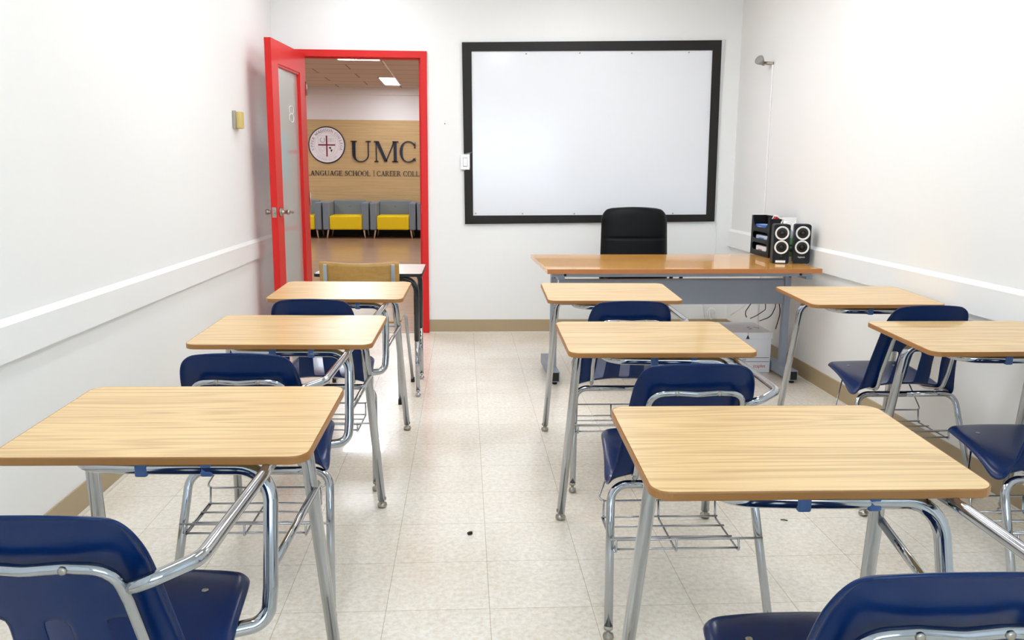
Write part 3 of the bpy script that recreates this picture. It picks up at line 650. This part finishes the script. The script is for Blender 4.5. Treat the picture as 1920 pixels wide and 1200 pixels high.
# ================================================================= TEACHER DESK
td = thing('teacher_desk', 'long honey wood teacher desk on a blue grey steel frame', 'desk', (1.265, 4.64, 0), .03)
ZT = .74
mb = MB(); mb.box(-.80, .80, .002, .86, ZT-.027, ZT, .002); tp = mb.build('desktop', M_teach, td)
mb = MB(); mb.box(-.80, .80, -.001, .002, ZT-.0265, ZT-.0005); mb.build('edge_band', M_teachedge, tp)
mb = MB(); mb.box(-.765, .765, .06, .09, .688, .7125, .002); mb.box(-.765, .765, .76, .79, .688, .7125, .002); mb.build('rail', M_grey, td)
mb = MB()
for x in (-.69, .70): mb.lathe([(.008, 0), (.008, .002), (0, .002)], TR(x, .06, .70) @ RX(PI/2), 10)
mb.build('rail_hole', M_rub, td)
for s, x in ((-1, -.705), (1, .772)):
    mb = MB(); mb.box(x-.020, x+.020, .388, .43, .07, .69, .002); mb.box(x-.02, x+.02, .10, .76, .666, .688, .002); lg = mb.build('leg', M_grey, td)
    mb = MB(); mb.box(x-.026, x+.026, .27 if s < 0 else .22, .80, .018, .082, .002); ft = mb.build('foot', M_grey, lg)
    mb = MB(); y0 = .27 if s < 0 else .22; mb.box(x-.020, x+.020, y0-.002, y0+.002, .024, .076); mb.build('shaded_hollow', M_rub, ft)  # black plate imitates the shade inside the open bar end
    mb = MB()
    for y in (y0+.03, .77): mb.lathe([(.014, 0), (.016, .008), (.012, .018)], TR(x, y, 0), 12)
    mb.build('glide', M_rub, ft)
    mb = MB(); mb.tube([(x, .37, .650), (x, .335, .672)], .008, 8); mb.build('gusset', M_rub, lg)
mb = MB(); mb.box(-.677, .744, .385, .395, .475, .632, .001); mb.box(-.677, .744, .385, .41, .627, .634); mb.build('modesty_panel', M_grey, td)

# teacher's chair
tc = thing('office_chair', 'black leatherette office chair behind the teacher desk', 'chair', (1.232, 5.74, 0), PI)     # local -y looks away from the camera
def cushion(name, hw0, hw1, z0, z1, th, parent, seam=None, lean=.0, curve=.03):
    bm = bmesh.new(); nz, nx = 64, 16
    def pt(u, v, f):
        hw = hw0+(hw1-hw0)*v; z = z0+(z1-z0)*v
        # super-ellipse corners at the top
        c = max(0, (v-.82)/.18); hw *= 1-.30*(1-math.sqrt(max(0, 1-c*c))); edge = (1-abs(u)**6)*(1-max(0, abs(2*v-1))**10)
        x = u*hw; y = curve*u*u*-1+lean*(v)**1.2
        if seam and abs(v-seam) < .02: edge *= .10+.90*(abs(v-seam)/.02)**.6
        return (x, y+f*(.012+th/2*edge**.5), z-(.010*u*u*c))
    rows = {}
    for f in (-1, 1):
        for i in range(nz+1):
            for j in range(nx+1): rows[f, i, j] = bm.verts.new(pt(-1+2*j/nx, i/nz, f))
    for f in (-1, 1):
        for i in range(nz):
            for j in range(nx): bm.faces.new([rows[f, i, j], rows[f, i, j+1], rows[f, i+1, j+1], rows[f, i+1, j]]).smooth = True
    for i in range(nz):
        for j in (0, nx): bm.faces.new([rows[-1, i, j], rows[-1, i+1, j], rows[1, i+1, j], rows[1, i, j]]).smooth = True
    for j in range(nx):
        for i in (0, nz): bm.faces.new([rows[-1, i, j], rows[-1, i, j+1], rows[1, i, j+1], rows[1, i, j]]).smooth = True
    bmesh.ops.recalc_face_normals(bm, faces=bm.faces[:]); me = bpy.data.meshes.new(name); bm.to_mesh(me); bm.free(); me.materials.append(M_leather)
    o = bpy.data.objects.new(name, me); COL.objects.link(o); o.parent = parent; return o
bk = cushion('backrest', .248, .236, .50, 1.036, .075, tc, seam=.585, lean=-.04); bk.location = (0, -.20, 0)
mb = MB(); mb.box(-.245, .245, -.2, .29, .42, .50, .035, seg=4); mb.build('seat', M_leather, tc)
mb = MB(); mb.box(-.05, .05, -.24, -.22, .40, .62, .01); mb.box(-.05, .05, -.24, .05, .39, .41, .005); mb.build('back_bracket', M_plasblk, tc)
for s in (-1, 1):
    mb = MB(); mb.tube(fillet([(s*.24, .12, .44), (s*.27, .12, .63), (s*.27, -.12, .63), (s*.24, -.14, .44)], .05), .013, 10); ar = mb.build('armrest', M_plasblk, tc)
mb = MB(); mb.tube([(0, 0, .09), (0, 0, .42)], .025, 14); mb.build('gas_lift', M_plasblk, tc)
for k in range(5):
    a = 2*PI*k/5+.3; e = (.26*math.cos(a), .26*math.sin(a))
    mb = MB(); mb.tube([(0, 0, .11), (e[0], e[1], .075)], .02, 10, taper=(1, .7)); b5 = mb.build('base_spoke', M_plasblk, tc)
    mb = MB(); mb.tube([(e[0]-.012*math.sin(a), e[1]+.012*math.cos(a), .028), (e[0]+.012*math.sin(a), e[1]-.012*math.cos(a), .028)], .028, 14); mb.tube([(e[0], e[1], .04), (e[0], e[1], .075)], .008, 8); mb.build('caster', M_rub, b5)

# ================================================================= THINGS ON THE TEACHER DESK
def speaker(x, y, rz, lean, label):
    t = thing('speaker', label, 'speaker', (x, y, ZT+.0005), rz, 'desktop speakers'); Wd, H_, Dd = .096, .238, .09
    Ml = RY(lean)
    mb = MB(); mb.prism(rr(Wd, H_, .014), 0, Dd, Ml @ TR(0, 0, H_/2) @ RX(PI/2) @ TR(0, 0, -Dd)); mb.build('cabinet', M_plasblk, t)
    for z in (.185, .100):
        mb = MB(); mb.lathe([(.031, 0), (.041, 0), (.042, .003), (.039, .0045), (.034, .003), (.031, 0)], Ml @ TR(0, 0, z) @ RX(PI/2), 32); dr = mb.build('driver_ring', M_ring, t)
        mb = MB(); mb.lathe([(.034, .0005), (.030, .001), (.012, .0003), (.011, .003), (0, .005)], Ml @ TR(0, 0, z) @ RX(PI/2), 24); mb.build('driver_cone', M_rub, dr)
    return t, Ml
s1, Ml1 = speaker(1.918, 4.93, -.20, .0, 'left black desktop speaker with a white sticker at its foot')
mb = MB(); mb.box(-.030, .028, -.0012, .0, .006, .020, M=Ml1); mb.build('sticker', M_white, s1)
mb = MB(); mb.lathe([(.011, 0), (.010, .006), (0, .007)], TR(.004, 0, .042) @ RX(PI/2), 16); mb.build('volume_knob', M_rub, s1)
s2, Ml2 = speaker(2.046, 4.93, -.28, .0, 'right black desktop speaker next to the right wall')
font_obj('logitech', .013, .0003, M_ring, 'brand_mark', s2, TR(0, -.0006, .036) @ RX(PI/2))
# organizer
og = thing('desk_organizer', 'black three tier desk organizer with curved cut-outs', 'organizer', (1.965, 5.27, ZT+.0005), 0)
ow, od, oh, th = .10, .34, .262, .006
def side_plate(x0, x1, hgt0, hgt1, holes):
    """plate in the YZ plane with slots, out of strips"""
    mb = MB(); zs = sorted({0, oh}|{z for h in holes for z in (h[0], h[1])}); 
    ya, yb = .03, od-.03
    mb.box(x0, x1, 0, ya, 0, oh); mb.box(x0, x1, yb, od, 0, oh); prev = 0
    for h in holes:
        mb.box(x0, x1, ya, yb, prev, h[0]); prev = h[1]
    if prev < oh: mb.box(x0, x1, ya, yb, prev, oh)
    # rounded corners of the slots
    for h in holes:
        top = h[1] < oh; r = min(.022, (h[1]-h[0])/2)
        for yy, sy in ((ya, 1), (yb, -1)):
            for zz, sz in (((h[0], 1), (h[1], -1)) if top else ((h[0], 1),)):
                R_ = r if top else .06; P = [(0, 0)]+[(R_-R_*math.cos(PI/2*k/6), R_-R_*math.sin(PI/2*k/6)) for k in range(7)]
                A = [(x0, yy+sy*p[0], zz+sz*p[1]) for p in P]; B = [(x1, p[1], p[2]) for p in A]
                va = [mb.bm.verts.new(p) for p in A]; vb = [mb.bm.verts.new(p) for p in B]; mb.bm.faces.new(va); mb.bm.faces.new(vb)
                for k in range(len(va)): mb.bm.faces.new((va[k], va[(k+1) % len(va)], vb[(k+1) % len(vb)], vb[k]))
    return mb
side_plate(0, th, 0, oh, [(.035, .085), (.112, .158), (.188, oh)]).build('side_panel', M_plasblk, og)
mb = MB(); mb.box(ow-th, ow, 0, od, 0, oh); mb.build('side_panel', M_plasblk, og)
mb = MB(); mb.box(th, ow-th, 0, th, 0, oh-.01); mb.build('end_panel', M_plasblk, og)
mb = MB(); mb.box(th, ow-th, od-th, od, 0, oh); mb.build('end_panel', M_plasblk, og)
for z in (0, .09, .163):
    mb = MB(); mb.box(th, ow-th, th, od-th, z, z+.005); mb.build('shelf', M_plasblk, og)
ox, oy, oz = 1.965, 5.27, ZT
def pack(x0, x1, y0, y1, z0, z1, m1, m2, label, tilt=None, name='wipes_packet', cat='packet'):
    t = thing(name, label, cat, (ox+(x0+x1)/2, oy+(y0+y1)/2, oz+z0), 0, 'packets in the organizer'); a, b = (x1-x0)/2, (y1-y0)/2; h = z1-z0
    Mt = RX(tilt) if tilt else Matrix.Identity(4)
    mb = MB(); mb.box(-a, a, -b, b, 0, h, min(.008, h*.3), M=Mt); mb.build('wrapper', m1, t)
    mb = MB(); mb.box(-a-.0008, a+.0008, -b*.35, b*.45, h*.15, h*.6, .001, M=Mt); mb.box(-a*.8, a*.8, -b*.3, b*.3, h-.0005, h+.0008, M=Mt); mb.build('print', m2, t)
M_blue = mat('blue_wrapper', (74, 118, 196), .4); M_pale = mat('pale_wrapper', (206, 214, 228), .4)
pack(.012, .08, .13, .30, .170, .205, M_blue, M_pale, 'blue packet in the top tier of the organizer')
pack(.012, .08, .05, .28, .0965, .135, M_pale, M_blue, 'pale blue packet in the middle tier of the organizer')
pack(.012, .08, .09, .27, .006, .065, M_white, mat('faded_red_print', (190, 90, 100), .5), 'white packet with faded red print in the bottom tier')
pack(.015, .07, .04, .078, .0065, .062, M_redink, M_redink, 'small red packet at the near end of the bottom tier')
bx = thing('upright_carton', 'red and white printed carton sticking up out of the organizer top', 'carton', (ox+.026, oy+.08, oz+.172))
mb = MB(); Mt = RY(.5); mb.box(-.014, .014, -.03, .03, 0, .108, .001, M=Mt); mb.build('carton_body', M_white, bx)
mb = MB()
for z0, z1 in ((.005, .035), (.045, .060), (.072, .098)): mb.box(-.0147, .0147, -.0307, .012, z0, z1, M=Mt)
mb.build('print', M_redink, bx)
sp = thing('spray_bottle', 'white trigger spray bottle with green label behind the speakers', 'bottle', (2.02, 5.10, ZT+.0005))
mb = MB(); mb.lathe([(0, 0), (.036, 0), (.039, .006), (.039, .15), (.034, .175), (.016, .2), (.014, .215), (0, .215)], None, 22); mb.build('bottle_body', mat('translucent_bottle', (196, 206, 206), .25), sp)
mb = MB(); mb.lathe([(.0395, .03), (.0395, .145)], None, 22); lb_ = mb.build('label_wrap', mat('green_label', (92, 150, 90), .5), sp)
mb = MB(); mb.lathe([(.0398, .06), (.0398, .08)], None, 22); mb.lathe([(.0398, .095), (.0398, .105)], None, 22); mb.build('label_band', M_ink, lb_)
mb = MB(); mb.lathe([(.015, .213), (.018, .217), (.018, .236), (.012, .24)], None, 16)
mb.hexa([(-.055, -.014, .262), (-.055, .014, .262), (.03, .016, .238), (.03, -.016, .238)], [(-.052, -.010, .272), (-.052, .010, .272), (.045, .012, .268), (.045, -.012, .268)]); mb.tube(fillet([(-.035, 0, .26), (-.045, 0, .235), (-.05, 0, .215)], .02), .005, 8); mb.build('trigger_head', M_white, sp)
rl = thing('paper_roll', 'white paper roll standing behind the spray bottle by the wall', 'paper roll', (2.073, 5.215, ZT+.0005))
mb = MB(); mb.lathe([(.014, 0), (.04, 0), (.04, .265), (.014, .265), (.014, 0)], None, 26); mb.build('roll', M_white, rl)
# storage box on the floor
sb = thing('storage_box', 'white cardboard storage box with a lid under the teacher desk', 'box', (1.828, 5.17, 0), 0)
mb = MB(); mb.box(-.158, .158, .004, .38, .001, .25, .001); mb.build('box_body', M_card, sb)
mb = MB(); mb.box(-.166, .166, -.003, .387, .226, .268, .002); ld = mb.build('lid', M_card, sb)
mb = MB(); mb.hexa([(-.012, -.0038, .226), (.012, -.0038, .226), (.002, -.0038, .25), (-.002, -.0038, .25)], [(-.012, -.003, .226), (.012, -.003, .226), (.002, -.003, .25), (-.002, -.003, .25)]); mb.box(-.001, .001, -.0038, -.003, .25, .268); mb.build('lid_notch', M_ink, ld)
mb = MB(); mb.box(-.15, .15, .0028, .004, .099, .1015); mb.box(-.15, .15, .0028, .004, .073, .0755); mb.build('print_line', M_ink, sb)
font_obj('NT', .018, .0003, M_ink, 'print_text', sb, TR(-.012, .0034, .080) @ RX(PI/2))
font_obj('staples', .030, .0003, M_redink, 'brand_mark', sb, TR(.088, .0034, .036) @ RX(PI/2))
mb = MB(); mb.tube([(.04, .10, .2683), (.07, .13, .2683), (.05, .17, .2683), (.08, .2, .2683)], .0012, 4); mb.tube([(.11, .12, .2683), (.13, .16, .2683), (.10, .19, .2683)], .0012, 4); mb.build('scribble', M_ink, ld)

# ================================================================= STUDENT TABLE AND PLYWOOD CHAIR by the door
st = thing('student_table', 'small white topped table with black edge and black and chrome legs by the doorway', 'table', (-.532, 4.60, 0))
mb = MB(); mb.prism(rr(.59, .50, .02, cy=.25), .699, .7155); tt = mb.build('tabletop', M_whitelam, st)
mb = MB(); oa = rr(.59, .50, .02, cy=.25); ob = rr(.597, .507, .023, cy=.25)
va = [[mb.bm.verts.new((p[0], p[1], z)) for p in oo] for oo, z in ((oa, .698), (ob, .6985), (ob, .7150), (oa, .7158))]
for a, b in zip(va, va[1:]+va[:1]):
    for k in range(len(oa)): mb.bm.faces.new((a[k], a[(k+1) % len(oa)], b[(k+1) % len(oa)], b[k]))
mb.build('edge_band', M_rub, tt)
M_blkpaint = mat('black_enamel', (16, 20, 30), .25, coat=.3)
for sx in (-1, 1):
    for y, yy in ((.05, .05), (.47, .47)):
        mb = MB(); mb.tube(fillet([(sx*.262, yy, .33), (sx*.262, yy, .682), (sx*.10, yy, .682)], .07, 8), .0155, 14); lg = mb.build('leg', M_blkpaint, st)
        mb = MB(); mb.tube([(sx*.265, yy, .03), (sx*.262, yy, .34)], .0125, 14); glide(mb, sx*.265, yy, .0125); lw = mb.build('lower_leg', M_chrome, lg)
        if y > .1:
            mb = MB()
            for z in (.30, .275, .25, .225): mb.lathe([(.004, 0), (.004, .0015), (0, .0015)], TR(sx*.262, yy-.0118, z) @ RX(PI/2), 8)
            mb.build('adjusting_hole', M_rub, lw)
mb = MB(); mb.box(-.15, .15, .04, .06, .665, .698, .002); mb.box(-.15, .15, .46, .48, .665, .698, .002); mb.build('crossbar', M_blkpaint, st)
pc = thing('plywood_chair', 'yellowish plywood school chair pushed to the white topped table', 'chair', (-.557, 4.49, 0))
def curved_panel(mb, hw, z0, z1, y0, y1, bow, th, rad=.02, dip=.012):
    nx, nz_ = 16, 6
    V = {}
    for f in (0, 1):
        for i in range(nz_+1):
            for j in range(nx+1):
                u = -1+2*j/nx; v = i/nz_; c = 0
                x = u*hw; z = z0+(z1-z0)*v; y = y0+(y1-y0)*v+bow*(1-u*u)
                if v > .5: z -= dip*(1-u*u)*(v-.5)*2
                if abs(u) > .93: z = z0+(z1-z0)*v; z += (.5-v)*2*.006
                V[f, i, j] = mb.bm.verts.new((x, y+f*th, z))
    for f in (0, 1):
        for i in range(nz_):
            for j in range(nx): mb.bm.faces.new([V[f, i, j], V[f, i, j+1], V[f, i+1, j+1], V[f, i+1, j]]).smooth = True
    for i in range(nz_):
        for j in (0, nx): mb.bm.faces.new([V[0, i, j], V[0, i+1, j], V[1, i+1, j], V[1, i, j]])
    for j in range(nx):
        for i in (0, nz_): mb.bm.faces.new([V[0, i, j], V[0, i, j+1], V[1, i, j+1], V[1, i, j]])
mb = MB(); curved_panel(mb, .210, .652, .806, -.045, -.07, -.028, .010); mb.build('backrest', M_ply, pc)
mb = MB(); Ms = TR(.0, .32, .440) @ RX(.04); mb.prism(rr(.40, .38, .05), 0, .011, Ms); mb.build('seat', M_ply, pc)
M_gt = mat('grey_tube', (176, 180, 184), .3, .9)
for s in (-1, 1):
    mb = MB(); mb.box(s*.178-.010, s*.178+.010, -.081, -.062, .60, .788, .003, M=None); mb.tube(fillet([(s*.200, -.0, .02), (s*.185, .10, .425), (s*.18, .12, .430)], .02), .0095, 10); mb.tube(fillet([(s*.178, -.073, .70), (s*.182, -.04, .50), (s*.185, .06, .428), (s*.18, .40, .428)], [.1, .06], 5), .0095, 10); lg = mb.build('leg', M_gt, pc)
    mb = MB(); mb.lathe([(.0, 0), (.0125, 0), (.0115, .03), (.01, .031)], TR(s*.201, -.003, 0), 12); mb.build('rubber_tip', M_rub, lg)
    mb = MB(); mb.tube(fillet([(s*.238, .50, .02), (s*.205, .44, .425), (s*.17, .42, .430)], .02), .0095, 10); lg = mb.build('leg', M_gt, pc)
    mb = MB(); mb.lathe([(.0, 0), (.0125, 0), (.0115, .03), (.01, .031)], TR(s*.239, .502, 0), 12); mb.build('rubber_tip', M_rub, lg)
for y in (.10, .40): mb = MB(); mb.tube([(-.19, y, .425), (.19, y, .425)], .008, 8); mb.build('seat_rail', M_gt, pc)

# small litter on the floor
def litter(name, x, y, pts, r, label, m=M_rub):
    mb = MB(); mb.tube([(p[0], p[1], r+p[2]) for p in pts], r, 7); o = mb.build(name, m, None, (x, y, 0)); tag(o, label, 'litter')
litter('rubber_scrap', .018, 2.78, [(-.007, -.002, 0), (0, .003, .001), (.007, .006, 0)], .006, 'black rubber bit lying in the middle of the aisle')
litter('paper_scrap', -.345, 4.6, [(-.008, 0, 0), (0, .004, .002), (.009, .002, 0)], .003, 'tiny dark scrap on the floor by the plywood chair', M_ink)
litter('paper_scrap', 1.19, 2.86, [(-.012, .004, 0), (0, .001, .001), (.012, -.004, 0)], .002, 'thin dark scrap on the floor between the right-hand desk rows', M_ink)
